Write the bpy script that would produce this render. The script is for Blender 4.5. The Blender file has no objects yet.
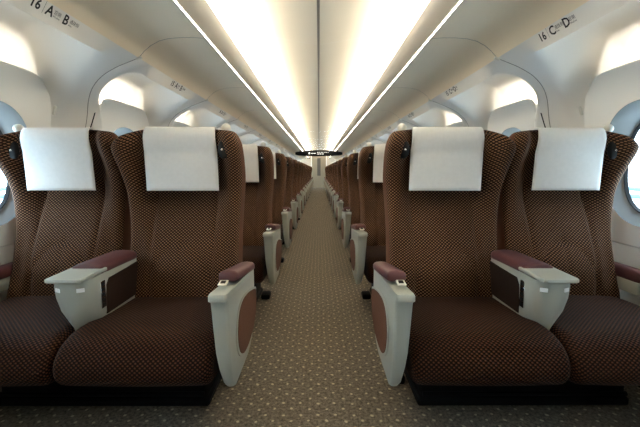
import bpy, bmesh, math, random
from mathutils import Vector, Matrix
random.seed(7)
PI = math.pi
H = 1.04            # camera height above the carpet
PITCH_ROW = 1.16    # distance from one seat row to the next
NROWS = 16
SC = bpy.context.scene
COL = SC.collection

# ------------------------------------------------------------------ camera, world, exposure
cam = bpy.data.cameras.new('camera')
cam.sensor_width = 36.0
cam.lens = 36.0 * 360 / 640
cam.clip_start = 0.02
camo = bpy.data.objects.new('camera', cam)
COL.objects.link(camo)
camo.location = (0.004, 0, H)
camo.rotation_euler = (PI / 2 - math.atan(43.5 / 360), 0, -math.atan(1 / 360))
SC.camera = camo

SC.view_settings.view_transform = 'Standard'
SC.view_settings.look = 'None'
SC.view_settings.gamma = 1
SC.view_settings.use_curve_mapping = False
SC.view_settings.exposure = 0.56

SKY_STRENGTH = 12.0
LIGHT_STRIP = 43.0      # ceiling light diffusers
TRIM_LED = 12.0         # thin light line on the rack edge
BAY_LAMP = 38.0         # lamp strip above each window panel

w = bpy.data.worlds.new('world')
SC.world = w
w.use_nodes = True
bg = w.node_tree.nodes['Background']
bg.inputs['Color'].default_value = (0.63, 0.83, 1.0, 1)
bg.inputs['Strength'].default_value = SKY_STRENGTH

try:
    SC.cycles.max_bounces = 10
    SC.cycles.diffuse_bounces = 6
    SC.cycles.transparent_max_bounces = 12
    SC.cycles.sample_clamp_indirect = 6.0
    SC.cycles.use_denoising = True
except Exception:
    pass

# ------------------------------------------------------------------ materials
def srgb(r, g, b):
    def f(c):
        c /= 255.0
        return c / 12.92 if c <= 0.04045 else ((c + 0.055) / 1.055) ** 2.4
    return (f(r), f(g), f(b), 1)

class NT:
    def __init__(s, name):
        s.m = bpy.data.materials.new(name)
        s.m.use_nodes = True
        s.t = s.m.node_tree
        s.b = s.t.nodes['Principled BSDF']
    def n(s, kind, **kw):
        nd = s.t.nodes.new(kind)
        for k, v in kw.items():
            setattr(nd, k, v)
        return nd
    def l(s, a, b):
        s.t.links.new(a, b)
    def math(s, op, a, b=None):
        nd = s.n('ShaderNodeMath', operation=op)
        for i, v in enumerate((a, b)):
            if v is None: continue
            if isinstance(v, (int, float)): nd.inputs[i].default_value = v
            else: s.l(v, nd.inputs[i])
        return nd.outputs[0]

def plain(name, col, rough=0.5, noise=0.06, scale=30.0, spec=0.4, bump=0.0, bscale=200.0, metal=0.0):
    k = NT(name)
    k.b.inputs['Roughness'].default_value = rough
    k.b.inputs['Specular IOR Level'].default_value = spec
    k.b.inputs['Metallic'].default_value = metal
    tc = k.n('ShaderNodeTexCoord')
    nz = k.n('ShaderNodeTexNoise'); nz.inputs['Scale'].default_value = scale
    nz.inputs['Detail'].default_value = 3
    k.l(tc.outputs['Object'], nz.inputs['Vector'])
    cr = k.n('ShaderNodeValToRGB')
    cr.color_ramp.elements[0].position = 0.3; cr.color_ramp.elements[1].position = 0.7
    cr.color_ramp.elements[0].color = tuple(c * (1 - noise) for c in col[:3]) + (1,)
    cr.color_ramp.elements[1].color = tuple(min(1, c * (1 + noise)) for c in col[:3]) + (1,)
    k.l(nz.outputs['Fac'], cr.inputs['Fac'])
    k.l(cr.outputs['Color'], k.b.inputs['Base Color'])
    if bump:
        n2 = k.n('ShaderNodeTexNoise'); n2.inputs['Scale'].default_value = bscale
        k.l(tc.outputs['Object'], n2.inputs['Vector'])
        bp = k.n('ShaderNodeBump'); bp.inputs['Strength'].default_value = bump; bp.inputs['Distance'].default_value = 0.002
        k.l(n2.outputs['Fac'], bp.inputs['Height'])
        k.l(bp.outputs['Normal'], k.b.inputs['Normal'])
    return k.m

def emit(name, col, strength):
    k = NT(name)
    k.b.inputs['Base Color'].default_value = (0.8, 0.8, 0.78, 1)
    k.b.inputs['Emission Color'].default_value = col
    k.b.inputs['Emission Strength'].default_value = strength
    return k.m

def weave_material(name, dark, light, a=0.0170, b=0.0150):
    """woven moquette: staggered pale lozenges on brown, from the UV map in metres"""
    k = NT(name)
    uv = k.n('ShaderNodeUVMap'); uv.uv_map = 'UVMap'
    sp = k.n('ShaderNodeSeparateXYZ'); k.l(uv.outputs['UV'], sp.inputs[0])
    cu = k.math('COSINE', k.math('MULTIPLY', sp.outputs['X'], 2 * PI / a))
    cv = k.math('COSINE', k.math('MULTIPLY', sp.outputs['Y'], 2 * PI / b))
    p = k.math('MULTIPLY', cu, cv)
    nz = k.n('ShaderNodeTexNoise'); nz.inputs['Scale'].default_value = 260; nz.inputs['Detail'].default_value = 2
    k.l(uv.outputs['UV'], nz.inputs['Vector'])
    p2 = k.math('ADD', p, k.math('MULTIPLY', k.math('SUBTRACT', nz.outputs['Fac'], 0.5), 0.7))
    cr = k.n('ShaderNodeValToRGB')
    e = cr.color_ramp.elements
    e[0].position = 0.42; e[0].color = dark
    e[1].position = 0.80; e[1].color = light
    k.l(k.math('ADD', k.math('MULTIPLY', p2, 0.5), 0.42), cr.inputs['Fac'])
    k.l(cr.outputs['Color'], k.b.inputs['Base Color'])
    bp = k.n('ShaderNodeBump'); bp.inputs['Strength'].default_value = 0.5; bp.inputs['Distance'].default_value = 0.003
    k.l(p2, bp.inputs['Height']); k.l(bp.outputs['Normal'], k.b.inputs['Normal'])
    k.b.inputs['Roughness'].default_value = 0.75
    k.b.inputs['Specular IOR Level'].default_value = 0.08
    k.b.inputs['Sheen Weight'].default_value = 0.03
    k.b.inputs['Sheen Roughness'].default_value = 0.4
    return k.m

def carpet_material():
    k = NT('carpet')
    tc = k.n('ShaderNodeTexCoord')
    sp = k.n('ShaderNodeSeparateXYZ'); k.l(tc.outputs['Object'], sp.inputs[0])
    # small cream knots on a staggered lattice, each wandering a little
    nz0 = k.n('ShaderNodeTexNoise'); nz0.inputs['Scale'].default_value = 9; k.l(tc.outputs['Object'], nz0.inputs['Vector'])
    wob = k.math('MULTIPLY', k.math('SUBTRACT', nz0.outputs['Fac'], 0.5), 0.035)
    x = k.math('ADD', sp.outputs['X'], wob); y = k.math('SUBTRACT', sp.outputs['Y'], wob)
    p = k.math('MULTIPLY', k.math('COSINE', k.math('MULTIPLY', x, 2 * PI / 0.075)),
               k.math('COSINE', k.math('MULTIPLY', y, 2 * PI / 0.075)))
    dots = k.n('ShaderNodeMapRange'); k.l(p, dots.inputs[0])
    dots.inputs[1].default_value = 0.80; dots.inputs[2].default_value = 0.95
    nz = k.n('ShaderNodeTexNoise'); nz.inputs['Scale'].default_value = 70; nz.inputs['Detail'].default_value = 5
    nz.inputs['Roughness'].default_value = 0.75
    k.l(tc.outputs['Object'], nz.inputs['Vector'])
    cr = k.n('ShaderNodeValToRGB'); e = cr.color_ramp.elements
    e[0].position = 0.36; e[0].color = srgb(64, 58, 50)
    e[1].position = 0.66; e[1].color = srgb(130, 119, 103)
    k.l(nz.outputs['Fac'], cr.inputs['Fac'])
    mx = k.n('ShaderNodeMix', data_type='RGBA')
    k.l(k.math('MULTIPLY', dots.outputs[0], 0.75), mx.inputs[0])
    k.l(cr.outputs['Color'], mx.inputs[6]); mx.inputs[7].default_value = srgb(192, 178, 150)
    k.l(mx.outputs[2], k.b.inputs['Base Color'])
    k.b.inputs['Roughness'].default_value = 0.9
    k.b.inputs['Specular IOR Level'].default_value = 0.15
    bp = k.n('ShaderNodeBump'); bp.inputs['Strength'].default_value = 0.6; bp.inputs['Distance'].default_value = 0.003
    k.l(nz.outputs['Fac'], bp.inputs['Height']); k.l(bp.outputs['Normal'], k.b.inputs['Normal'])
    return k.m

def glass_material():
    k = NT('window_glass')
    tr = k.n('ShaderNodeBsdfTransparent'); tr.inputs[0].default_value = (0.95, 0.98, 0.99, 1)
    gl = k.n('ShaderNodeBsdfGlossy'); gl.inputs['Roughness'].default_value = 0.02
    lw = k.n('ShaderNodeLayerWeight'); lw.inputs['Blend'].default_value = 0.5
    fr = k.n('ShaderNodeMapRange'); k.l(lw.outputs['Facing'], fr.inputs[0])
    fr.inputs[1].default_value = 0.3; fr.inputs[3].default_value = 0.04; fr.inputs[4].default_value = 0.35
    mx = k.n('ShaderNodeMixShader')
    k.l(fr.outputs[0], mx.inputs[0]); k.l(tr.outputs[0], mx.inputs[1]); k.l(gl.outputs[0], mx.inputs[2])
    k.l(mx.outputs[0], k.t.nodes['Material Output'].inputs['Surface'])
    return k.m

M = {}
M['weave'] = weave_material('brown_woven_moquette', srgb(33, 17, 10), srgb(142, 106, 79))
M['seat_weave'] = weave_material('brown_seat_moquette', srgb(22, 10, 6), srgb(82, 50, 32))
M['brown'] = plain('brown_plain_cloth', srgb(84, 52, 36), 0.8, 0.08, 120, 0.2, 0.3, 500)
M['cover'] = plain('white_linen', srgb(242, 240, 236), 0.85, 0.02, 60, 0.1, 0.25, 700)
M['shell'] = plain('pale_grey_plastic', srgb(164, 166, 156), 0.42, 0.02, 12, 0.45, 0.05, 500)
M['pad'] = plain('maroon_leather', srgb(88, 52, 53), 0.5, 0.06, 60, 0.4, 0.2, 400)
M['inset'] = plain('brown_panel_cloth', srgb(98, 64, 48), 0.75, 0.06, 200, 0.2, 0.3, 600)
M['conside'] = plain('dark_brown_side_cloth', srgb(40, 26, 19), 0.75, 0.08, 200, 0.2, 0.3, 600)
M['black'] = plain('black_plastic', srgb(18, 17, 17), 0.5, 0.1, 30, 0.2)
M['base'] = plain('black_painted_metal', srgb(12, 12, 12), 0.7, 0.1, 20, 0.1)
M['chrome'] = plain('chrome', (0.7, 0.7, 0.7, 1), 0.2, 0.02, 20, 0.5, metal=1.0)
M['knob'] = plain('ivory_plastic', srgb(226, 222, 210), 0.35, 0.02, 20, 0.5)
M['sticker'] = plain('white_sticker', srgb(250, 250, 248), 0.4, 0.01, 20, 0.5)
M['wall'] = plain('warm_white_panel', srgb(236, 233, 226), 0.42, 0.012, 3, 0.35)
M['rack'] = plain('beige_rack_panel', srgb(246, 230, 202), 0.45, 0.012, 3, 0.35)
M['rackface'] = plain('taupe_rack_front', srgb(200, 192, 178), 0.35, 0.012, 3, 0.4)
M['ceil'] = plain('white_ceiling_panel', srgb(226, 222, 208), 0.5, 0.012, 3, 0.3)
M['joint'] = plain('pale_joint_strip', srgb(230, 227, 216), 0.8, 0.01, 10, 0.0)
M['groove'] = plain('grey_groove', srgb(150, 148, 142), 0.6, 0.03, 20, 0.3)
M['seam'] = plain('dark_seam_rubber', srgb(148, 142, 132), 0.6, 0.05, 30, 0.3)
M['frame'] = plain('grey_window_frame', srgb(138, 142, 142), 0.4, 0.02, 20, 0.4)
M['gasket'] = plain('black_gasket', srgb(16, 17, 18), 0.5, 0.05, 30, 0.3)
M['glass'] = glass_material()
M['body'] = plain('car_body_skin', srgb(200, 204, 206), 0.4, 0.02, 5, 0.4)
M['carpet'] = carpet_material()
M['strip'] = emit('light_diffuser', (1.0, 0.92, 0.80, 1), LIGHT_STRIP)
M['led'] = emit('rack_edge_light_line', (1.0, 0.92, 0.80, 1), TRIM_LED)
M['lamp'] = emit('bay_lamp', (1.0, 0.90, 0.76, 1), BAY_LAMP)
M['text'] = plain('dark_grey_lettering', srgb(30, 30, 30), 0.5, 0.02, 50, 0.3)
M['door'] = plain('taupe_door', srgb(140, 130, 112), 0.4, 0.02, 5, 0.4)
M['endwall'] = plain('cream_end_wall', srgb(196, 182, 164), 0.5, 0.02, 5, 0.3)
M['backwall'] = plain('beige_end_wall', srgb(112, 100, 86), 0.5, 0.02, 5, 0.3)
M['doorglass'] = plain('dark_door_glass', srgb(78, 74, 68), 0.3, 0.05, 5, 0.5)
M['display'] = plain('black_display_glass', srgb(22, 22, 24), 0.6, 0.05, 10, 0.15)
M['lit'] = emit('lit_display_text', (0.95, 0.98, 1.0, 1), 0.45)
M['concrete'] = plain('pale_concrete', srgb(222, 224, 224), 0.85, 0.06, 2, 0.2)
M['rail'] = plain('pale_blue_railing', srgb(62, 96, 110), 0.4, 0.03, 5, 0.4)
M['sky_block'] = plain('pale_sky_block', srgb(214, 216, 214), 0.8, 0.03, 2, 0.2)

# ------------------------------------------------------------------ mesh helpers
def tag(o, label=None, cat=None, group=None, kind=None):
    if label: o['label'] = label
    if cat: o['category'] = cat
    if group: o['group'] = group
    if kind: o['kind'] = kind
    return o

def empty(name, loc):
    o = bpy.data.objects.new(name, None)
    o.empty_display_size = 0.1
    COL.objects.link(o); o.location = loc
    return o

def link(name, me, parent=None, loc=(0, 0, 0)):
    o = bpy.data.objects.new(name, me)
    COL.objects.link(o)
    o.location = loc
    if parent: o.parent = parent
    return o

class MB:
    """collects verts, faces, uvs and material indices for ONE mesh"""
    def __init__(s):
        s.v = []; s.f = []; s.uv = []; s.mi = []
    def add(s, verts, faces, uvs=None, mi=0):
        o = len(s.v)
        s.v += [tuple(p) for p in verts]
        for i, f in enumerate(faces):
            s.f.append(tuple(a + o for a in f))
            s.uv.append(uvs[i] if uvs else [(verts[a][0] + verts[a][1], verts[a][2]) for a in f])
            s.mi.append(mi[i] if isinstance(mi, (list, tuple)) else mi)
        return s
    def mesh(s, name, mats, mirror=False, origin=(0, 0, 0), smooth=True, angle=40, solid=None):
        v = [(x - origin[0], y - origin[1], z - origin[2]) for x, y, z in s.v]
        f = s.f; uv = s.uv
        if mirror:      # origin is given on the +x side; the mesh flips to -x
            v = [(-x, y, z) for x, y, z in v]
            f = [tuple(reversed(a)) for a in f]
            uv = [list(reversed(a)) for a in uv]
        me = bpy.data.meshes.new(name)
        me.from_pydata(v, [], f)
        lay = me.uv_layers.new(name='UVMap')
        k = 0
        for p, u in zip(me.polygons, uv):
            for j in range(p.loop_total):
                lay.data[p.loop_start + j].uv = u[j]
        for mt in (mats if isinstance(mats, (list, tuple)) else [mats]):
            me.materials.append(mt)
        me.polygons.foreach_set('material_index', s.mi)
        bm = bmesh.new(); bm.from_mesh(me)
        bmesh.ops.remove_doubles(bm, verts=bm.verts, dist=1e-6)
        bmesh.ops.recalc_face_normals(bm, faces=bm.faces)
        bm.to_mesh(me); bm.free()
        if smooth:
            me.polygons.foreach_set('use_smooth', [True] * len(me.polygons))
            me.set_sharp_from_angle(angle=math.radians(angle))
        me.update()
        return me

def loft(rings, closed=True, cap0=True, cap1=True, vlen=None):
    """rings: lists of equal length; uv in metres (u along the ring, v along the loft)"""
    n = len(rings[0]); V = [p for r in rings for p in r]; F = []; U = []
    mid = rings[len(rings) // 2]
    cu = [0.0]
    for i in range(n):
        a, b = Vector(mid[i]), Vector(mid[(i + 1) % n])
        cu.append(cu[-1] + (b - a).length)
    cv = [0.0]
    for r in range(1, len(rings)):
        q = n // 2 if closed else n // 2
        cv.append(cv[-1] + (Vector(rings[r][q]) - Vector(rings[r - 1][q])).length)
    if vlen: cv = vlen
    m = n if closed else n - 1
    for r in range(len(rings) - 1):
        for i in range(m):
            j = (i + 1) % n
            F.append((r * n + i, r * n + j, (r + 1) * n + j, (r + 1) * n + i))
            U.append([(cu[i], cv[r]), (cu[i + 1], cv[r]), (cu[i + 1], cv[r + 1]), (cu[i], cv[r + 1])])
    if closed and cap0:
        F.append(tuple(reversed(range(n)))); U.append([(V[a][0], V[a][1]) for a in reversed(range(n))])
    if closed and cap1:
        b = (len(rings) - 1) * n
        F.append(tuple(range(b, b + n))); U.append([(V[a][0], V[a][1]) for a in range(b, b + n)])
    return V, F, U

def interp(x, xs, ys):
    if x <= xs[0]: return ys[0]
    for i in range(len(xs) - 1):
        if x <= xs[i + 1]:
            t = (x - xs[i]) / (xs[i + 1] - xs[i])
            return ys[i] + (ys[i + 1] - ys[i]) * t
    return ys[-1]

def smooth_interp(x, xs, ys):
    """monotone-ish cubic (Catmull-Rom with uneven knots)"""
    if x <= xs[0]: return ys[0]
    if x >= xs[-1]: return ys[-1]
    for i in range(len(xs) - 1):
        if x <= xs[i + 1]: break
    h = xs[i + 1] - xs[i]; t = (x - xs[i]) / h
    def sl(k):
        if k == 0: return (ys[1] - ys[0]) / (xs[1] - xs[0])
        if k == len(xs) - 1: return (ys[-1] - ys[-2]) / (xs[-1] - xs[-2])
        return (ys[k + 1] - ys[k - 1]) / (xs[k + 1] - xs[k - 1])
    m0, m1 = sl(i) * h, sl(i + 1) * h
    return (2*t**3 - 3*t*t + 1) * ys[i] + (t**3 - 2*t*t + t) * m0 + (-2*t**3 + 3*t*t) * ys[i+1] + (t**3 - t*t) * m1

def ss(a, b, x):
    t = min(1, max(0, (x - a) / (b - a)))
    return t * t * (3 - 2 * t)

def rbox(c, s, r=0.01, seg=2, rot=None):
    """rounded box as verts, faces"""
    bm = bmesh.new()
    bmesh.ops.create_cube(bm, size=1.0)
    for v in bm.verts: v.co = Vector((v.co.x * s[0], v.co.y * s[1], v.co.z * s[2]))
    if r > 0:
        bmesh.ops.bevel(bm, geom=list(bm.edges), offset=r, segments=seg, profile=0.5, affect='EDGES')
    if rot: bmesh.ops.rotate(bm, verts=bm.verts, cent=(0, 0, 0), matrix=rot)
    bm.verts.ensure_lookup_table()
    V = [(v.co.x + c[0], v.co.y + c[1], v.co.z + c[2]) for v in bm.verts]
    F = [tuple(v.index for v in f.verts) for f in bm.faces]
    bm.free()
    return V, F

def ellipsoid(c, r, nu=16, nv=10):
    V = []; F = []
    for i in range(nv + 1):
        a = -PI / 2 + PI * i / nv
        for j in range(nu):
            b = 2 * PI * j / nu
            V.append((c[0] + r[0] * math.cos(a) * math.cos(b), c[1] + r[1] * math.cos(a) * math.sin(b), c[2] + r[2] * math.sin(a)))
    for i in range(nv):
        for j in range(nu):
            k = (j + 1) % nu
            F.append((i * nu + j, i * nu + k, (i + 1) * nu + k, (i + 1) * nu + j))
    return V, F

def tube(pts, r, n=8):
    rings = []
    for i, p in enumerate(pts):
        p = Vector(p)
        a = Vector(pts[max(0, i - 1)]); b = Vector(pts[min(len(pts) - 1, i + 1)])
        d = (b - a).normalized()
        up = Vector((0, 0, 1)) if abs(d.z) < 0.9 else Vector((1, 0, 0))
        e1 = d.cross(up).normalized(); e2 = d.cross(e1).normalized()
        rr = r[i] if isinstance(r, (list, tuple)) else r
        rings.append([p + (e1 * math.cos(2*PI*k/n) + e2 * math.sin(2*PI*k/n)) * rr for k in range(n)])
    V, F, U = loft(rings)
    return V, F

def extrude_xz(profile, y0, y1, closed=False):
    """a profile of (x, z) pulled along y"""
    rings = [[(x, y0, z) for x, z in profile], [(x, y1, z) for x, z in profile]]
    return loft(rings, closed=closed)[:2]

def quad(p, q, r, s):
    return [p, q, r, s], [(0, 1, 2, 3)]

# ================================================================== SETTING
Y0, Y1 = -0.33, 21.53          # wall behind the camera and the far end wall
SIDES = ((-1, 'left'), (1, 'right'))

# ---- floor
m = MB().add(*quad((-1.7, Y0, 0), (1.7, Y0, 0), (1.7, Y1 + 0.2, 0), (-1.7, Y1 + 0.2, 0)))
tag(link('floor', m.mesh('floor', M['carpet'], smooth=False)), 'taupe patterned carpet with small cream dots running the whole car', 'floor', kind='structure')

# ---- ceiling: one grey centre channel, then a row of panels each side
m = MB()
m.add(*extrude_xz([(-0.009, H + 1.009), (-0.009, H + 1.0105), (0.009, H + 1.0105), (0.009, H + 1.009)], Y0, Y1))
ceiling = tag(link('ceiling', m.mesh('ceiling', M['groove'], smooth=False)), 'cream panelled ceiling with a grey groove down its centre', 'ceiling', kind='structure')
CEIL = [(0.009, 1.010), (0.10, 1.022), (0.18, 1.036), (0.27, 1.051), (0.36, 1.066), (0.45, 1.080), (0.54, 1.090), (0.63, 1.092), (0.71, 1.082), (0.78, 1.050), (0.83, 0.99)]
CEIL_PHASE = 3.06
for s, side in SIDES:
    me = None
    k0 = -3
    for k in range(k0, 17):
        if me is None:
            mb = MB()
            g = 0.004
            V, F = extrude_xz([(x, H + z) for x, z in CEIL], g, PITCH_ROW - g)
            mb.add(V, F)
            V, F = extrude_xz([(x, H + z - 0.0012) for x, z in CEIL], -0.014, 0.014)   # pale joint strip, a little proud
            mb.add(V, F, mi=1)
            me = mb.mesh('ceiling_panel', [M['ceil'], M['joint']], mirror=(s < 0))
        link('ceiling_panel', me, ceiling, (0, CEIL_PHASE + k * PITCH_ROW, 0))

# ---- the two long ceiling lights
for s, side in SIDES:
    # a tube lamp in a tray behind the rack's top lip; it lights the ceiling, which lights the car
    mb = MB(); mb.add(*extrude_xz([(0.660, H + 0.918), (0.660, H + 0.928), (0.670, H + 0.934), (0.700, H + 0.934), (0.712, H + 0.928), (0.712, H + 0.918)], Y0, Y1))
    o = link('ceiling_light', mb.mesh('ceiling_light', M['strip'], mirror=(s < 0)))
    tag(o, 'long lamp strip on top of the %s luggage rack, glowing up onto the ceiling' % side, 'light', 'ceiling light strips')
    mb = MB(); mb.add(*extrude_xz([(0.646, H + 0.922), (0.646, H + 0.912), (0.722, H + 0.912), (0.722, H + 0.938), (0.732, H + 0.938), (0.732, H + 0.853), (0.64, H + 0.853), (0.64, H + 0.922)], Y0, Y1))
    link('lamp_tray', mb.mesh('lamp_tray', M['rackface'], mirror=(s < 0)), o)

# ---- the rack's inner shell up to the ceiling
for s, side in SIDES:
    mb = MB(); mb.add(*extrude_xz([(x, H + z) for x, z in [(0.74, 0.80), (0.76, 0.75), (0.96, 0.70), (1.34, 0.74), (1.36, 0.80), (1.30, 0.92), (1.1, 0.99), (0.829, 0.995)]], Y0, Y1 - 0.02))
    link('side_panel', mb.mesh('side_panel', M['ceil'], mirror=(s < 0)), ceiling)

# ---- luggage racks: beige underside panels, taupe front, light line on the front edge
RACK = [(0.595, 0.690), (0.66, 0.694), (0.725, 0.694), (0.79, 0.689), (0.84, 0.677), (0.885, 0.654), (0.922, 0.625), (0.953, 0.591)]
JOINT = 2.0                      # joint plane of the first bay boundary at the rack edge
for s, side in SIDES:
    mb = MB()
    mb.add(*extrude_xz([(x, H + z) for x, z in [(0.586, 0.698), (0.572, 0.708), (0.552, 0.726), (0.536, 0.748), (0.525, 0.770), (0.522, 0.784), (0.530, 0.790), (0.545, 0.792), (0.575, 0.83), (0.62, 0.852), (0.74, 0.852), (0.74, 0.80)]], Y0, Y1 - 0.02))
    rk = link('luggage_rack', mb.mesh('luggage_rack', M['rackface'], mirror=(s < 0), angle=50))
    tag(rk, 'long beige overhead luggage rack along the %s side' % side, 'rack', 'overhead luggage racks')
    mb = MB(); mb.add(*extrude_xz([(0.588, H + 0.6955), (0.5875, H + 0.694), (0.5895, H + 0.6915), (0.592, H + 0.6905)], Y0, Y1))
    link('light_line', mb.mesh('light_line', M['led'], mirror=(s < 0)), rk)
    mb = MB(); g = 0.0022
    mb.add(*extrude_xz([(x, H + z) for x, z in RACK], g, PITCH_ROW - g))
    mb.add(*extrude_xz([(x, H + z + 0.008) for x, z in RACK], -g, g), mi=1)
    for yy in (g, PITCH_ROW - g):
        V = []
        for x, z in RACK: V += [(x, yy, H + z), (x, yy, H + z + 0.008)]
        mb.add(V, [(2*i, 2*i+1, 2*i+3, 2*i+2) for i in range(len(RACK) - 1)], mi=1)
    me = mb.mesh('rack_panel', [M['rack'], M['seam']], mirror=(s < 0))
    for k in range(-2, 17):
        o = link('rack_panel', me, rk, (0, JOINT + k * PITCH_ROW, 0))
        if k == 16: o.scale.y = (Y1 - 0.03 - o.location.y) / PITCH_ROW

# ---- side walls: an arched bay over each window
RIB = [(.953,.592),(1.03,.563),(1.10,.538),(1.18,.513),(1.26,.482),(1.33,.448),(1.39,.402),(1.437,.348),(1.478,.285),(1.515,.20),(1.545,.07),(1.562,-.15),(1.57,-.36)]
VLT = [(.953,.592),(.990,.530),(1.005,.562),(1.09,.640),(1.27,.668),(1.39,.655),(1.485,.612),(1.556,.535),(1.588,.42),(1.596,.22),(1.594,0),(1.585,-.2),(1.57,-.36)]
def along(P, t):
    n = len(P) - 1
    x = t * n
    if x <= 1:
        return (P[0][0] + (P[1][0] - P[0][0]) * x, P[0][1] + (P[1][1] - P[0][1]) * x)
    xs = list(range(1, n + 1))
    return (smooth_interp(x, xs, [p[0] for p in P[1:]]), smooth_interp(x, xs, [p[1] for p in P[1:]]))
DRIFT = 0.36
def drift(t):                    # how far a bay leans along the car from rack to wall
    return DRIFT * ss(0.10, 0.75, t)
BAY_MID = 1.42                   # bay centre at the rack edge, first bay
WIN_Y = 1.69                     # window centre, first bay
TS = [i / 12 * 1.0 for i in (0, .5, 1)] + [(1 + 11 * i / 40) / 12 for i in range(1, 41)]
def wgt(u, t):
    a = abs(u)
    half = (0.50 if u < 0 else 0.49) - 0.085 * ss(0.40, 0.70, t)
    return 1 - ss(0.72 if u < 0 else 0.38, 1.0, a / half)
def bay_point(u, t):
    r = along(RIB, t); v = along(VLT, t); q = wgt(u, t)
    return (r[0] + (v[0] - r[0]) * q, BAY_MID + u + drift(t), H + r[1] + (v[1] - r[1]) * q)
US = [-0.58 + 1.16 * i / 46 for i in range(47)]
def bay_mesh(mirror):
    V = [bay_point(u, t) for t in TS for u in US]
    n = len(US); F = []
    for i in range(len(TS) - 1):
        for j in range(n - 1):
            a = (i * n + j, i * n + j + 1, (i + 1) * n + j + 1, (i + 1) * n + j)
            cy = sum(V[q][1] for q in a) / 4; cz = sum(V[q][2] for q in a) / 4 - H; cx = sum(V[q][0] for q in a) / 4
            if abs(cy - WIN_Y) < 0.25 and -0.29 < cz < 0.35 and cx > 1.45: continue
            F.append(a)
    return MB().add(V, F).mesh('bay_panel', M['wall'], mirror=mirror, angle=33)
def seam_mesh(mirror):
    pts = []; 
    for i in range(0, 33):
        t = 0.02 + 0.74 * i / 32
        r = along(RIB, t)
        pts.append((r[0] - 0.0005, BAY_MID + 0.58 + drift(t), H + r[1] - 0.0005))
    return MB().add(*tube(pts, 0.0018, 6)).mesh('seam', M['seam'], mirror=mirror)

def gap_mesh(mirror):
    pts = []
    for i in range(9):
        t = 0.56 + 0.14 * i / 8
        r = along(RIB, t)
        pts.append((r[0] + 0.002, BAY_MID + 0.58 + drift(t) + 0.075 - 0.03 * i / 8, H + r[1]))
    return MB().add(*tube(pts, 0.0055, 6)).mesh('gap', M['gasket'], mirror=mirror)

def text_mesh(items):
    """items: (string, x, y, size); returns verts and faces in the text plane"""
    V, F = [], []
    for st, x, y, size in items:
        cu = bpy.data.curves.new('lettering', 'FONT')
        cu.body = st; cu.size = size; cu.resolution_u = 2; cu.fill_mode = 'FRONT'; cu.offset = 0.0011 if size > 0.03 else 0.0
        ob = bpy.data.objects.new('lettering', cu); COL.objects.link(ob)
        dg = bpy.context.evaluated_depsgraph_get()
        me = bpy.data.meshes.new_from_object(ob.evaluated_get(dg))
        o = len(V)
        V += [(v.co.x + x, v.co.y + y) for v in me.vertices]
        F += [tuple(a + o for a in p.vertices) for p in me.polygons]
        bpy.data.objects.remove(ob); bpy.data.curves.remove(cu); bpy.data.meshes.remove(me)
    return V, F

LETTERS = {}
def number_mesh(row, s):
    a, b = ('A', 'B') if s < 0 else ('C', 'D')
    pa, pb = (('窓側', 'Window'), ('通路側', 'Aisle')) if s < 0 else (('通路側', 'Aisle'), ('窓側', 'Window'))
    V, F = text_mesh([(str(row), 0.0, 0, 0.046), (a, 0.072, 0, 0.050), (pa[0], 0.108, 0.014, 0.017), (pa[1], 0.108, 0.002, 0.010),
                      (b, 0.156, 0, 0.050), (pb[0], 0.190, 0.014, 0.017), (pb[1], 0.190, 0.002, 0.010)])
    V.extend([(0.060, -0.004), (0.0612, -0.004), (0.0612, 0.040), (0.060, 0.040)])
    n = len(V); F.append((n - 4, n - 3, n - 2, n - 1))
    # onto the sloped band of the bay panel: text x runs along the car, text y up the band
    P0 = Vector((0.990, 0, H + 0.530)); up = Vector((.953 - .990, 0, .592 - .530)).normalized()
    nrm = Vector((-up.z, 0, up.x))
    out = []
    for x, y in V:
        yy = (x - 0.115) if s < 0 else -(x - 0.115)
        p = P0 + up * (y * 1.05 + 0.030) + nrm * 0.0012
        out.append((p.x, (1.405 if s < 0 else 1.535) + yy, p.z))
    return MB().add(out, F).mesh('seat_number', M['text'], mirror=(s < 0), smooth=False)

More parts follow.
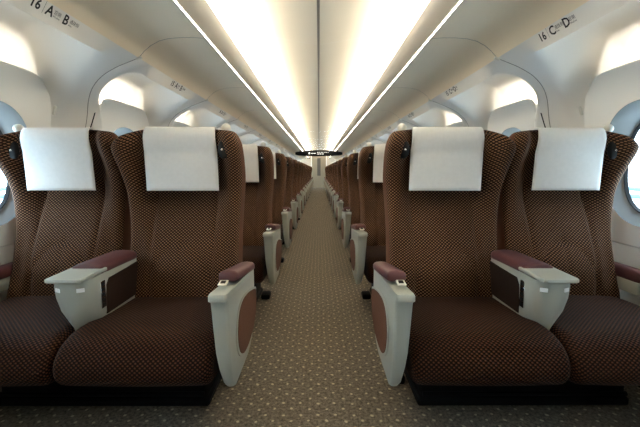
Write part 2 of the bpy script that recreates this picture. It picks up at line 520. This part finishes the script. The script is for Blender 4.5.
BAYS = list(range(-1, 17))
for s, side in SIDES:
    mb = MB()
    mb.add(*extrude_xz([(1.57, H - 0.36), (1.574, 0.55), (1.574, 0.30), (1.57, 0.0)], Y0, Y1))
    wl = tag(link('wall_' + side, mb.mesh('wall_' + side, M['wall'], mirror=(s < 0))),
             'warm white side wall of arched window bays on the %s' % side, 'wall', kind='structure')
    bm_ = bay_mesh(s < 0); sm_ = seam_mesh(s < 0); gm_ = gap_mesh(s < 0)
    hk = MB().add(*rbox((1.452, BAY_MID + 0.62, H + 0.325), (0.016, 0.014, 0.052), 0.006, 2, Matrix.Rotation(-0.30, 3, 'Y'))).mesh('coat_hook', M['knob'], mirror=(s < 0))
    c1 = along(RIB, 0.5)
    ck = MB().add(*rbox((1.398, BAY_MID + 0.58 + 0.20, H + 0.418), (0.014, 0.034, 0.030), 0.005, 2, Matrix.Rotation(0.7, 3, 'Y'))).mesh('seam_clip', M['knob'], mirror=(s < 0))
    ek = MB().add(*rbox((0.953, BAY_MID + 0.58, H + 0.589), (0.030, 0.020, 0.012), 0.003, 2, Matrix.Rotation(0.35, 3, 'Y'))).mesh('edge_clip', M['knob'], mirror=(s < 0))
    # outer skin with the window opening
    mb = MB(); N = 48
    inner = []; outer = []
    for i in range(N):
        a = 2 * PI * i / N; c, d = math.cos(a), math.sin(a)
        e = 2 / 2.6
        inner.append((1.615, WIN_Y + 0.195 * math.copysign(abs(c) ** e, c), H + 0.035 + 0.262 * math.copysign(abs(d) ** e, d)))
        k = 1 / max(abs(c), abs(d))
        outer.append((1.615, WIN_Y + 0.58 * c * k, H + 0.10 + 0.63 * d * k))
    rings = [inner, outer, [((1.577 if p[2] < H - 0.45 else 1.60 if p[2] < H + 0.70 else 1.30), p[1], p[2]) for p in outer]]
    V, F, U = loft(rings, True, False, False)
    mb.add(V, F)
    sk = mb.mesh('body_skin', M['body'], mirror=(s < 0), smooth=False)
    for k in BAYS:
        dy = k * PITCH_ROW
        b = link('bay_panel', bm_, wl, (0, dy, 0))
        link('seam', sm_, b); link('gap', gm_, b); link('coat_hook', hk, b); link('seam_clip', ck, b); link('edge_clip', ek, b)
        link('body_skin', sk, wl, (0, dy, 0))
        row = 16 - k
        if 1 <= row <= 16:
            link('seat_number', number_mesh(row, s), b)
    mb = MB().add(*extrude_xz([(1.572, 0.11), (1.555, 0.105), (1.548, 0.09), (1.548, 0.0)], Y0, Y1))
    tag(link('baseboard_' + side, mb.mesh('baseboard_' + side, M['base'], mirror=(s < 0))), 'dark skirting duct at the foot of the %s wall' % side, 'skirting', kind='structure')

# ---- windows: raised surround panel, bevelled frame, gasket, glass, lamp behind the panel's top
SLAB_Z = [-0.38, -0.15, 0.05, 0.245, 0.368, 0.507]
SLAB_X = [1.562, 1.548, 1.528, 1.498, 1.484, 1.474]
def slabx(z): return smooth_interp(z, SLAB_Z, SLAB_X)
def oval(a, b, cy, cz, n, N=64, topn=None):
    P = []
    for i in range(N):
        t = 2 * PI * i / N
        c, d = math.cos(t), math.sin(t); e = 2 / n
        P.append((cy + a * math.copysign(abs(c) ** e, c), cz + b * math.copysign(abs(d) ** e, d)))
    return P
def window_meshes(mirror):
    mid = WIN_Y + 0.02
    # surround: outer outline (flat-topped, round-cornered), pierced by the oval
    out = oval(0.362, 0.4435, mid, 0.0635, 6.5); inn = oval(0.250, 0.300, WIN_Y, 0.025, 2.4)
    rings = []
    rings.append([(slabx(z) + (0.010 if z > 0.44 else 0.06), y, H + z) for y, z in out])
    rings.append([(slabx(z) + 0.006, y, H + z) for y, z in out])
    o2 = oval(0.355, 0.4365, mid, 0.0635, 6.5)
    for q in (0, .15, .35, .55, .75, .9, 1.0):
        rings.append([(slabx(a[1] + (b[1] - a[1]) * q), a[0] + (b[0] - a[0]) * q, H + a[1] + (b[1] - a[1]) * q) for a, b in zip(o2, inn)])
    V, F, U = loft(rings, True, False, False)
    sur = MB().add(V, F).mesh('window_surround', M['wall'], mirror=mirror, angle=35)
    # frame bevel
    i2 = oval(0.245, 0.295, WIN_Y, 0.025, 2.4); i3 = oval(0.198, 0.250, WIN_Y, 0.025, 2.5)
    rings = [[(slabx(z), y, H + z) for y, z in inn], [(slabx(z) + 0.006, y, H + z) for y, z in i2],
             [(1.58 * .5 + .5 * slabx(z) + 0.012, y * .5 + y2 * .5, H + z * .5 + z2 * .5) for (y, z), (y2, z2) in zip(i2, i3)],
             [(1.598, y, H + z) for y, z in i3]]
    V, F, U = loft(rings, True, False, False)
    fr = MB().add(V, F).mesh('window_frame', M['frame'], mirror=mirror, angle=35)
    i4 = oval(0.183, 0.235, WIN_Y, 0.025, 2.5)
    rings = [[(1.597, y, H + z) for y, z in i3], [(1.592, y, H + z) for y, z in oval(0.194, 0.246, WIN_Y, 0.025, 2.5)], [(1.592, y, H + z) for y, z in oval(0.190, 0.242, WIN_Y, 0.025, 2.5)], [(1.606, y, H + z) for y, z in i4]]
    V, F, U = loft(rings, True, False, False)
    gk = MB().add(V, F).mesh('gasket', M['gasket'], mirror=mirror, angle=35)
    P = [(1.604, y, H + z) for y, z in oval(0.19, 0.242, WIN_Y, 0.025, 2.5)]
    gl = MB().add(P, [tuple(range(len(P)))]).mesh('glass', M['glass'], mirror=mirror, smooth=False)
    lm = MB().add(*rbox((1.506, mid - 0.07, H + 0.456), (0.016, 0.36, 0.014), 0.004, 1)).mesh('lamp_strip', M['lamp'], mirror=mirror)
    return sur, fr, gk, gl, lm
wn = 0
ORD = ['nearest', 'second', 'third', 'fourth', 'fifth', 'sixth', 'seventh', 'eighth', 'ninth', 'tenth', 'eleventh', 'twelfth', 'thirteenth', 'fourteenth', 'fifteenth', 'sixteenth', 'seventeenth', 'eighteenth', 'nineteenth']
for s, side in SIDES:
    ms = window_meshes(s < 0)
    for k in BAYS:
        if k < -1: continue
        wn += 1
        o = link('window_%d' % wn, ms[0], None, (0, k * PITCH_ROW, 0))
        if k < 0: lab = 'oval train window on the %s wall, just out of view beside the camera' % side
        elif k == 0: lab = 'oval train window on the %s wall, nearest in view, beside the first row' % side
        else: lab = 'oval train window with cream surround, %s along the %s wall' % (ORD[k], side)
        tag(o, lab, 'window', 'oval side windows', 'structure')
        for nm, me in zip(('window_frame', 'gasket', 'glass', 'lamp_strip'), ms[1:]):
            link(nm, me, o)

# ---- end walls, end door
mb = MB().add(*quad((-1.7, Y0, -0.02), (1.7, Y0, -0.02), (1.7, Y0, 2.2), (-1.7, Y0, 2.2)))
tag(link('wall_back', mb.mesh('wall_back', M['backwall'], smooth=False)), 'beige end wall behind the camera', 'wall', kind='structure')
mb = MB()
mb.add(*rbox((-1.065, Y1 + 0.04, 1.08), (1.27, 0.08, 2.2), 0.004, 1)); mb.add(*rbox((1.065, Y1 + 0.04, 1.08), (1.27, 0.08, 2.2), 0.004, 1))
mb.add(*rbox((0, Y1 + 0.04, 2.06), (0.86, 0.08, 0.24), 0.004, 1))
we = tag(link('wall_front', mb.mesh('wall_front', M['endwall'], smooth=False)), 'cream end wall around the door at the far end of the aisle', 'wall', kind='structure')
for x in (-0.86, -0.62, 0.66):
    mb = MB().add(*rbox((x, Y1 - 0.004, 1.78), (0.17, 0.01, 0.17), 0.003, 1))
    link('wall_plate', mb.mesh('wall_plate', M['doorglass' if x < 0 else 'groove'], smooth=False), we)
mb = MB().add(*rbox((0, Y1 + 0.03, 0.97), (0.86, 0.04, 1.94), 0.006, 1))
dr = tag(link('door_1', mb.mesh('door_1', M['door'], smooth=False)), 'taupe sliding door with narrow window at the far end of the aisle', 'door', kind='structure')
mb = MB().add(*rbox((0.0, Y1 + 0.008, 1.22), (0.20, 0.012, 1.04), 0.005, 1))
link('door_window', mb.mesh('door_window', M['doorglass'], smooth=False), dr)
for x in (-0.44, 0.44):
    mb = MB().add(*rbox((x, Y1 + 0.0, 0.97), (0.05, 0.05, 1.94), 0.008, 1))
    link('door_post', mb.mesh('door_post', M['wall'], smooth=False), dr)
mb = MB().add(*rbox((0.30, Y1 + 0.002, 1.0), (0.03, 0.02, 0.22), 0.006, 1))
link('door_handle', mb.mesh('door_handle', M['groove'], smooth=False), dr)

# ---- information display hung under the racks
YS = 12.88; ZS = H + 0.578
sg = empty('information_display', (0, YS, ZS))
tag(sg, 'black lens-shaped information display hanging over the aisle far ahead', 'display')
rings = []
for i in range(25):
    q = -1 + 2 * i / 24
    x = 0.83 * q
    hh = 0.056 + 0.040 * (1 - abs(q) ** 2.2) ; up = 0.020 * ss(0.62, 0.40, abs(q)) if False else 0.022 * (1 - ss(0.40, 0.62, abs(q)))
    if abs(q) > 0.93: hh *= 0.72
    dd = 0.03 + 0.06 * (1 - q * q)
    rings.append([(x, dd * math.cos(2*PI*k/16), (hh + (up if math.sin(2*PI*k/16) > 0 else 0)) * math.sin(2*PI*k/16)) for k in range(16)])
V, F, U = loft(rings)
link('display_case', MB().add(V, F).mesh('display_case', M['display']), sg)
mb = MB().add(*rbox((0.03, -0.088, 0.005), (0.86, 0.012, 0.13), 0.003, 1))
link('screen', mb.mesh('screen', M['black'], smooth=False), sg)
mb = MB().add(*rbox((-0.335, -0.097, 0.006), (0.055, 0.008, 0.060), 0.003, 1))
link('pictogram', mb.mesh('pictogram', M['lit'], smooth=False), sg)
mb = MB()
x = -0.27
for wd in (0.05, 0.03, 0.06): 
    mb.add(*rbox((x + wd / 2, -0.096, 0.002), (wd, 0.006, 0.022), 0.0, 1)); x += wd + 0.008
x = -0.06
for wd in (0.05, 0.03, 0.06, 0.03, 0.05, 0.03):
    mb.add(*rbox((x + wd / 2, -0.096, 0.036), (wd, 0.006, 0.018), 0.0, 1)); x += wd + 0.03
x = -0.05
for wd in (0.05, 0.06, 0.07):
    mb.add(*rbox((x + wd / 2, -0.096, -0.020), (wd, 0.006, 0.022), 0.0, 1)); x += wd + 0.02
o = link('lit_text', mb.mesh('lit_text', M['lit'], smooth=False), sg); o['kind'] = 'stuff'
for x in (-0.66, 0.66):
    mb = MB().add(*rbox((x, 0, 0.082), (0.04, 0.05, 0.064), 0.004, 1))
    link('bracket', mb.mesh('bracket', M['black'], smooth=False), sg)

# ---- outside: platform each side, railing, pale wall added on the right to block sky light
for s, side in SIDES:
    mb = MB().add(*rbox((s * 5.0, 10.0, -0.25), (6.4, 60, 0.4), 0.01, 1))
    tag(link('ground_' + side, mb.mesh('ground_' + side, M['concrete'], smooth=False)), 'pale concrete platform outside the %s windows' % side, 'platform', kind='structure')
    r = empty('railing', (s * 4.2, 0, -0.05))
    tag(r, 'pale blue platform railing seen through the %s windows' % side, 'railing', 'platform railings')
    for z in (0.50, 0.74, 0.84):
        link('rail', MB().add(*tube([(0, -8, z), (0, 24, z)], 0.03, 8)).mesh('rail', M['rail']), r)
    pm = MB().add(*tube([(0, 0, 0), (0, 0, 0.84)], 0.028, 8)).mesh('post', M['rail'])
    for k in range(22):
        link('post', pm, r, (0, -2 + k * 1.2, 0))
mb = MB().add(*rbox((8.0, 10, 3.9), (0.4, 50, 8.0), 0.02, 1))  # added wall, keeps blue sky light off the right side
tag(link('sky_block_wall', mb.mesh('sky_block_wall', M['sky_block'], smooth=False)), 'pale plain wall added beyond the right platform to block sky light', 'sky_block_wall')

# ================================================================== SEATS
# everything is modelled on the +x side for the nearest row, then mirrored / copied
ORG = (0.93, 1.70, 0.0)
BZ  = [0.36, 0.44, 0.58, 0.75, 0.92, 1.00, 1.08, 1.13, 1.20, 1.255]
BYE = [1.640, 1.650, 1.690, 1.732, 1.745, 1.727, 1.685, 1.658, 1.648, 1.668]
BHW = [0.275, 0.275, 0.267, 0.267, 0.280, 0.289, 0.295, 0.296, 0.289, 0.280]
BBO = [0.004, -0.004, -0.032, 0.000, 0.068, 0.072, 0.070, 0.072, 0.070, 0.050]
ZTOP = 1.232
def b_edge(z): return smooth_interp(z, BZ, BYE)
def b_hw(z): return smooth_interp(z, BZ, BHW)
def b_bol(z): return smooth_interp(z, BZ, BBO)
def front_y(x, z):
    """front surface of a backrest at offset x from its centre line"""
    hw = b_hw(min(z, 1.22)); u = abs(x) / hw
    lo = 0.50 + 0.12 * ss(0.9, 1.1, z)
    y = b_edge(z) + b_bol(z) * (1 - ss(lo, 0.86, u))
    us = 0.52 + 0.05 * math.sin((z - 0.45) * 6)
    if z < 1.0: y += 0.012 * math.exp(-((u - us) / 0.04) ** 2)
    if 0.40 < z < 0.75:
        F = math.sqrt((u / 0.60) ** 2 + ((z - 0.40) / 0.29) ** 2)
        y += 0.008 * math.exp(-((F - 1) / 0.045) ** 2) - 0.012 * (1 - ss(0.6, 1.0, F))
    if z < 0.72: y += 0.005 * math.exp(-(u / 0.03) ** 2)
    if z > 1.05: y -= 0.016 * (1 - u * u) * ss(1.05, 1.15, z)
    return y
def backrest(cx, dy=0.0):
    rings = []; vl = []
    zs = [0.36 + (1.165 - 0.36) * i / 50 for i in range(51)] + [1.183, 1.198, 1.211, 1.221, 1.228, 1.232]
    r = 0.032; NU = 53
    for z in zs:
        k = max(0, (z - 1.165) / (ZTOP - 1.165)); top = 1 - math.sqrt(max(0, 1 - k * k))
        hw = b_hw(min(z, 1.20)) - 0.04 * top
        th = 0.125 - 0.02 * ss(0.6, 1.2, z)
        ins = 0.045 * top
        ring = []
        yb = b_edge(z) + th + 0.02 - ins
        for i in range(NU):
            u = -1 + 2 * i / (NU - 1)
            u = math.copysign(abs(u) ** 0.92, u)
            x = hw * u
            y = front_y(x, z) + ins
            ue = 1 - r / hw
            if abs(u) > ue:
                q = (abs(u) - ue) / (1 - ue); y += r * (1 - math.sqrt(max(0, 1 - q * q)))
            cz = ss(1.12, 1.20, z) * ((0.034 if x > 0 else 0.010) * ss(0.66, 1.0, abs(u)))
            ring.append((cx + x, y + dy, z - cz))
        for i in range(9):
            u = 1 - 2 * i / 8
            yy = yb if 0 < i < 8 else yb - 0.02
            ring.append((cx + hw * u * (0.985 if 0 < i < 8 else 1.0), yy + dy, z - ss(1.12, 1.20, z) * ((0.034 if u > 0 else 0.010) * ss(0.66, 1.0, abs(u)))))
        rings.append(ring)
    V, F, U = loft(rings)
    n = NU + 9
    mi = [0 if (i % n) < NU - 1 else 1 for i in range((len(rings) - 1) * n)] + [1, 0]
    return MB().add(V, F, U, mi)
def cover(cx, dy=0.0, hwc=0.171, sh=0.0):
    rows = []
    zs = [0.942 + (1.188 - 0.942) * i / 16 for i in range(17)]
    NX = 21
    for z in zs:
        k = ss(1.02, 0.942, z)
        row = []
        for i in range(NX):
            x = hwc * (-1 + 2 * i / (NX - 1)) * (1.0 - 0.02 * ss(1.1, 1.2, z))
            yy = min(front_y(x, z), front_y(x, 1.13) + 0.04 * max(0, 1.13 - z)) - 0.007
            row.append((cx + sh + x, yy + dy + 0.0015 * math.sin(x * 30) * k, z))
        rows.append(row)
    yf = [p[1] for p in rows[-1]]
    for (ddy, z, sc) in ((0.006, 1.208, .975), (0.016, 1.225, .965), (0.035, 1.237, .95), (0.06, 1.240, .95), (0.09, 1.237, .95), (0.112, 1.221, .955), (0.126, 1.19, .97), (0.130, 1.10, .98)):
        row = []
        for i in range(NX):
            x = hwc * (-1 + 2 * i / (NX - 1)) * sc
            yc = yf[i] * max(0, 1 - ddy / 0.06) + (1.70 + dy) * min(1, ddy / 0.06)
            row.append((cx + sh + x, yc + ddy * 0.6, z))
        rows.append(row)
    V, F, U = loft(rows, closed=False)
    return MB().add(V, F, U)
def cushion(cx):
    prof = [(1.74, 0.425), (1.66, 0.442), (1.55, 0.447), (1.44, 0.451), (1.34, 0.452), (1.265, 0.447), (1.215, 0.434), (1.182, 0.412), (1.163, 0.384), (1.157, 0.355), (1.163, 0.328), (1.185, 0.304), (1.23, 0.294), (1.35, 0.290), (1.55, 0.290), (1.74, 0.295)]
    # densify
    P = []
    n = len(prof); xs = list(range(n))
    for i in range((n - 1) * 3 + 1):
        t = i / 3
        P.append((smooth_interp(t, xs, [p[0] for p in prof]), smooth_interp(t, xs, [p[1] for p in prof])))
    hw = 0.281; r = 0.035; cy, cz = 1.45, 0.37
    rings = []
    us = [0, .15, .3, .45, .6, .7, .8, .86, .9, .93, .96, .98, .993, 1.0]
    ul = [-u for u in reversed(us)] + us[1:]
    for u in ul:
        ue = 1 - r / hw
        ins = 0
        if abs(u) > ue:
            q = (abs(u) - ue) / (1 - ue); ins = r * (1 - math.sqrt(max(0, 1 - q * q)))
        bow = 0.012 * (1 - u * u)
        ring = []
        for y, z in P:
            dz = z - cz; f = 1 - ins / 0.08
            yy = y + (ins + 0.010 * u * u if y < 1.25 else 0)
            zz = cz + dz * f + (bow if dz > 0.05 else 0)
            ring.append((cx + u * hw, yy, zz))
        rings.append([(x, y, 0.355 + (z - 0.37) * 1.08) for x, y, z in ring])
    V, F, U = loft(rings)
    # the weave runs with the profile: swap to (across, along)
    U = [[(b, a) for a, b in q] for q in U]
    return MB().add(V, F, U)

def rrect(x0, x1, y0, y1, r, n=5):
    P = []
    for cx, cy, a0 in ((x1 - r, y1 - r, 0), (x0 + r, y1 - r, 90), (x0 + r, y0 + r, 180), (x1 - r, y0 + r, 270)):
        for i in range(n + 1):
            a = math.radians(a0 + 90 * i / n)
            P.append((cx + r * math.cos(a), cy + r * math.sin(a)))
    return P
def aisle_shell():
    zs  = [0.268, 0.277, 0.300, 0.360, 0.420, 0.500, 0.560, 0.600, 0.615, 0.618, 0.634, 0.640]
    yf  = [1.215, 1.195, 1.178, 1.160, 1.152, 1.150, 1.148, 1.146, 1.142, 1.128, 1.128, 1.134]
    yr  = [1.46, 1.50, 1.555, 1.61, 1.63, 1.63, 1.63, 1.63, 1.63, 1.63, 1.63, 1.625]
    xi  = [0.326, 0.331, 0.338, 0.346, 0.353, 0.358, 0.361, 0.363, 0.364, 0.366, 0.366, 0.362]
    rings = []
    for i, z in enumerate(zs):
        zz = z
        P = rrect(0.277, xi[i] - 0.026, yf[i], yr[i], 0.012)
        rings.append([(x, y, zz + interp(y, [1.128, 1.25, 1.635], [-0.006, 0.010, -0.052]) * ss(0.45, 0.60, zz)) for x, y in P])
    V, F, U = loft(rings)
    return MB().add(V, F)
def plate_x(poly, x0, x1):
    """a polygon of (y, z) given thickness between x0 and x1"""
    n = len(poly)
    V = [(x0, y, z) for y, z in poly] + [(x1, y, z) for y, z in poly]
    F = [tuple(range(n)), tuple(reversed(range(n, 2 * n)))] + [(i, i + n, (i + 1) % n + n, (i + 1) % n) for i in range(n)]
    return V, F
def smooth_poly(P, n=4):
    out = []
    k = len(P)
    for i in range(k):
        p0, p1, p2, p3 = P[i - 1], P[i], P[(i + 1) % k], P[(i + 2) % k]
        for j in range(n):
            t = j / n
            out.append(tuple(0.5 * (2 * p1[q] + (p2[q] - p0[q]) * t + (2*p0[q] - 5*p1[q] + 4*p2[q] - p3[q]) * t*t + (-p0[q] + 3*p1[q] - 3*p2[q] + p3[q]) * t**3) for q in (0, 1)))
    return out
def inset_poly(g=0.0):
    P = [(1.626, 0.480), (1.60, 0.497), (1.54, 0.512), (1.46, 0.528), (1.36, 0.535), (1.295, 0.515), (1.262, 0.465), (1.262, 0.410), (1.290, 0.360), (1.345, 0.328), (1.43, 0.320), (1.52, 0.333), (1.59, 0.368), (1.622, 0.42)]
    cy, cz = 1.45, 0.43
    return [(cy + (y - cy) * (1 + g), cz + (z - cz) * (1 + g)) for y, z in smooth_poly(P, 3)]
def pad_mesh(x0, x1, y0, y1, z0, z1, slope=0.0, crown=0.006):
    rings = []
    for i in range(13):
        q = i / 12
        y = y0 + (y1 - y0) * (0.5 - 0.5 * math.cos(PI * q))
        e = min(1, math.sqrt(max(0, 1 - (2 * abs(q - 0.5)) ** 6)) + 0.02)
        cxm = (x0 + x1) / 2; hx = (x1 - x0) / 2 * (0.93 + 0.07 * e); hz = (z1 - z0)
        ring = []
        for j in range(20):
            a = 2 * PI * j / 20
            c, d = math.cos(a), math.sin(a)
            x = cxm + hx * math.copysign(abs(c) ** 0.5, c)
            z = z0 + hz * 0.5 + hz * 0.5 * (0.55 + 0.45 * e) * math.copysign(abs(d) ** 0.55, d) + (crown * (1 - ((x - cxm) / hx) ** 2) if d > 0 else 0)
            ring.append((x, y, z + slope * (y - y0)))
        rings.append(ring)
    V, F, U = loft(rings)
    return MB().add(V, F)
CX = 0.907
def console_shell():
    zs = [0.418, 0.440, 0.465, 0.505, 0.56, 0.605, 0.629]
    w_ = [0.010, 0.022, 0.036, 0.055, 0.068, 0.071, 0.067]
    yf = [1.318, 1.310, 1.300, 1.292, 1.286, 1.284, 1.286]
    rings = []
    for z, wd, y in zip(zs, w_, yf):
        w2 = min(0.060, wd + 0.030)
        rings.append([(CX, y, z), (CX + wd * .55, y + 0.014, z), (CX + wd * .90, y + 0.027, z), (CX + wd, y + 0.046, z), (CX + max(w2, wd * .95), y + 0.09, z), (CX + 0.060, 1.45, z), (CX + 0.060, 1.60, z), (CX + 0.056, 1.69, z),
                      (CX - 0.056, 1.69, z), (CX - 0.060, 1.60, z), (CX - 0.060, 1.45, z), (CX - max(w2, wd * .95), y + 0.09, z), (CX - wd, y + 0.046, z), (CX - wd * .90, y + 0.027, z), (CX - wd * .55, y + 0.014, z)])
    V, F, U = loft(rings)
    return MB().add(V, F)
def console_lid():
    P = [(-0.054, 1.262), (0.054, 1.262), (0.065, 1.269), (0.068, 1.284), (0.069, 1.43), (-0.069, 1.43), (-0.068, 1.284), (-0.065, 1.269)]
    rings = []
    for dz, k in ((0.0, 0.97), (0.003, 1.0), (0.011, 1.0), (0.014, 0.975)):
        rings.append([(CX + x * k, 1.33 + (y - 1.33) * k, 0.631 + dz + 0.02 * (y - 1.24)) for x, y in P])
    V, F, U = loft(rings)
    return MB().add(V, F)
def small_plate(c, s, rz=0.0, r=0.001):
    return rbox(c, s, r, 1, Matrix.Rotation(rz, 3, 'Z'))

def make_unit(s):
    mir = s < 0
    def part(name, mb, mats, parent, angle=40):
        return link(name, mb.mesh(name, mats, mirror=mir, origin=ORG, angle=angle), parent)
    def sub(name, mb, mats, parent, angle=40):
        return part(name, mb, mats, parent, angle)
    root = empty('double_seat', (s * ORG[0] - 0.02, ORG[1], 0))
    # base
    mb = MB(); mb.add(*rbox((0.93, 1.66, 0.16), (0.92, 0.35, 0.26), 0.03, 2)); mb.add(*rbox((0.93, 1.66, 0.02), (0.94, 0.37, 0.04), 0.01, 1))
    part('base', mb, M['base'], root)
    part('foot_bar', MB().add(*tube([(0.48, 1.48, 0.06), (1.38, 1.48, 0.06)], 0.010, 8)), M['base'], root)
    for x, y in ((0.41, 1.69), (1.435, 1.69)):
        part('foot', MB().add(*rbox((x, y, 0.022), (0.07, 0.10, 0.044), 0.012, 2)), M['base'], root)
    for cx, lampx, dy in ((0.637, -1, 0.0), (1.224, 1, 0.03)):
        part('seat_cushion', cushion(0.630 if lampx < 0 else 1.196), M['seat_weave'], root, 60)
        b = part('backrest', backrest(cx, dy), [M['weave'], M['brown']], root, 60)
        cv = sub('headrest_cover', cover(cx, dy, 0.171 if lampx < 0 else 0.164, -0.012 if lampx < 0 else 0.0), M['cover'], b, 60)
        md = cv.modifiers.new('thickness', 'SOLIDIFY'); md.thickness = 0.004; md.offset = 0
        lx = lampx * (0.222 if lampx < 0 else 0.205)
        yl = front_y(lx, 1.135) + dy
        sub('reading_lamp', MB().add(*ellipsoid((cx + lx, yl + 0.004, 1.135), (0.028, 0.014, 0.044))), M['black'], b)
        sub('lamp_lens', MB().add(*ellipsoid((cx + lx + 0.004, yl - 0.009, 1.133), (0.0065, 0.005, 0.0065), 12, 8)), M['chrome'], b)
        kx = cx + lampx * 0.215
        mb = MB(); mb.add(*ellipsoid((kx, 1.765 + dy, 1.240), (0.023, 0.023, 0.022))); mb.add(*tube([(kx, 1.765 + dy, 1.18), (kx, 1.765 + dy, 1.235)], 0.014, 10))
        sub('grab_knob', mb, M['knob'], b)
    a = part('aisle_armrest', aisle_shell(), M['shell'], root, 50)
    sub('armrest_pad', pad_mesh(0.275, 0.346, 1.285, 1.640, 0.630, 0.668, -0.155), M['pad'], a, 60)
    sub('side_border', MB().add(*plate_x(inset_poly(0.10), 0.2805, 0.2725)), M['shell'], a, 30)
    sub('side_panel', MB().add(*plate_x(inset_poly(0.02), 0.2805, 0.2702)), M['inset'], a, 30)
    sub('button_frame', MB().add(*rbox((0.312, 1.225, 0.6470), (0.030, 0.040, 0.004), 0.001, 1, Matrix.Rotation(0.13, 3, 'X'))), M['knob'], a)
    sub('release_button', MB().add(*rbox((0.312, 1.227, 0.6490), (0.018, 0.022, 0.004), 0.001, 1, Matrix.Rotation(0.13, 3, 'X'))), M['black'], a)
    c = part('center_armrest', console_shell(), M['shell'], root, 50)
    sub('armrest_pad', pad_mesh(CX - 0.062, CX + 0.062, 1.405, 1.69, 0.617, 0.661, -0.01), M['pad'], c, 60)
    sub('tray_lid', console_lid(), M['shell'], c, 30)
    for q in (-1, 1):
        P = [(1.45, 0.598), (1.685, 0.606), (1.685, 0.455), (1.422, 0.455), (1.422, 0.50), (1.428, 0.575)]
        x0 = CX + q * 0.055
        sub('side_panel', MB().add(*plate_x(P, x0, CX + q * 0.0625)), M['conside'], c, 30)
        sub('front_label', MB().add(*rbox((CX + q * 0.0425, 1.2990, 0.594), (0.026, 0.0035, 0.015), 0.0008, 1, Matrix.Rotation(q * 0.47, 3, 'Z'))), M['sticker'], c)
        sub('control_panel', MB().add(*rbox((CX + q * 0.0625, 1.400, 0.545), (0.007, 0.030, 0.110), 0.001, 1)), M['chrome'], c)
        for z in (0.586, 0.565, 0.544, 0.523, 0.502):
            sub('control_button', MB().add(*rbox((CX + q * 0.0660, 1.400, z), (0.003, 0.019, 0.014), 0.001, 1)), M['black'], c)
    wa = part('window_armrest', MB().add(*rbox((1.503, 1.79, 0.495), (0.045, 0.40, 0.065), 0.012, 2)), M['shell'], root)
    sub('armrest_pad', pad_mesh(1.478, 1.530, 1.585, 1.99, 0.522, 0.578), M['pad'], wa, 60)
    return root

def copy_tree(o, parent=None):
    c = o.copy(); COL.objects.link(c)
    if parent: c.parent = parent
    for ch in o.children:
        copy_tree(ch, c)
    return c

for s, side in SIDES:
    proto = make_unit(s)
    for i in range(NROWS):
        o = proto if i == 0 else copy_tree(proto)
        o.location.y = ORG[1] + i * PITCH_ROW
        if i == 0: lab = 'brown woven double seat with white headrest covers, nearest to the camera on the %s' % side
        elif i == NROWS - 1: lab = 'brown double seat with white headrest covers, last row before the end wall, %s' % side
        else: lab = 'brown woven double seat with white headrest covers, %s row on the %s' % (ORD[i], side)
        tag(o, lab, 'train seat', 'double seats %s of the aisle' % side)
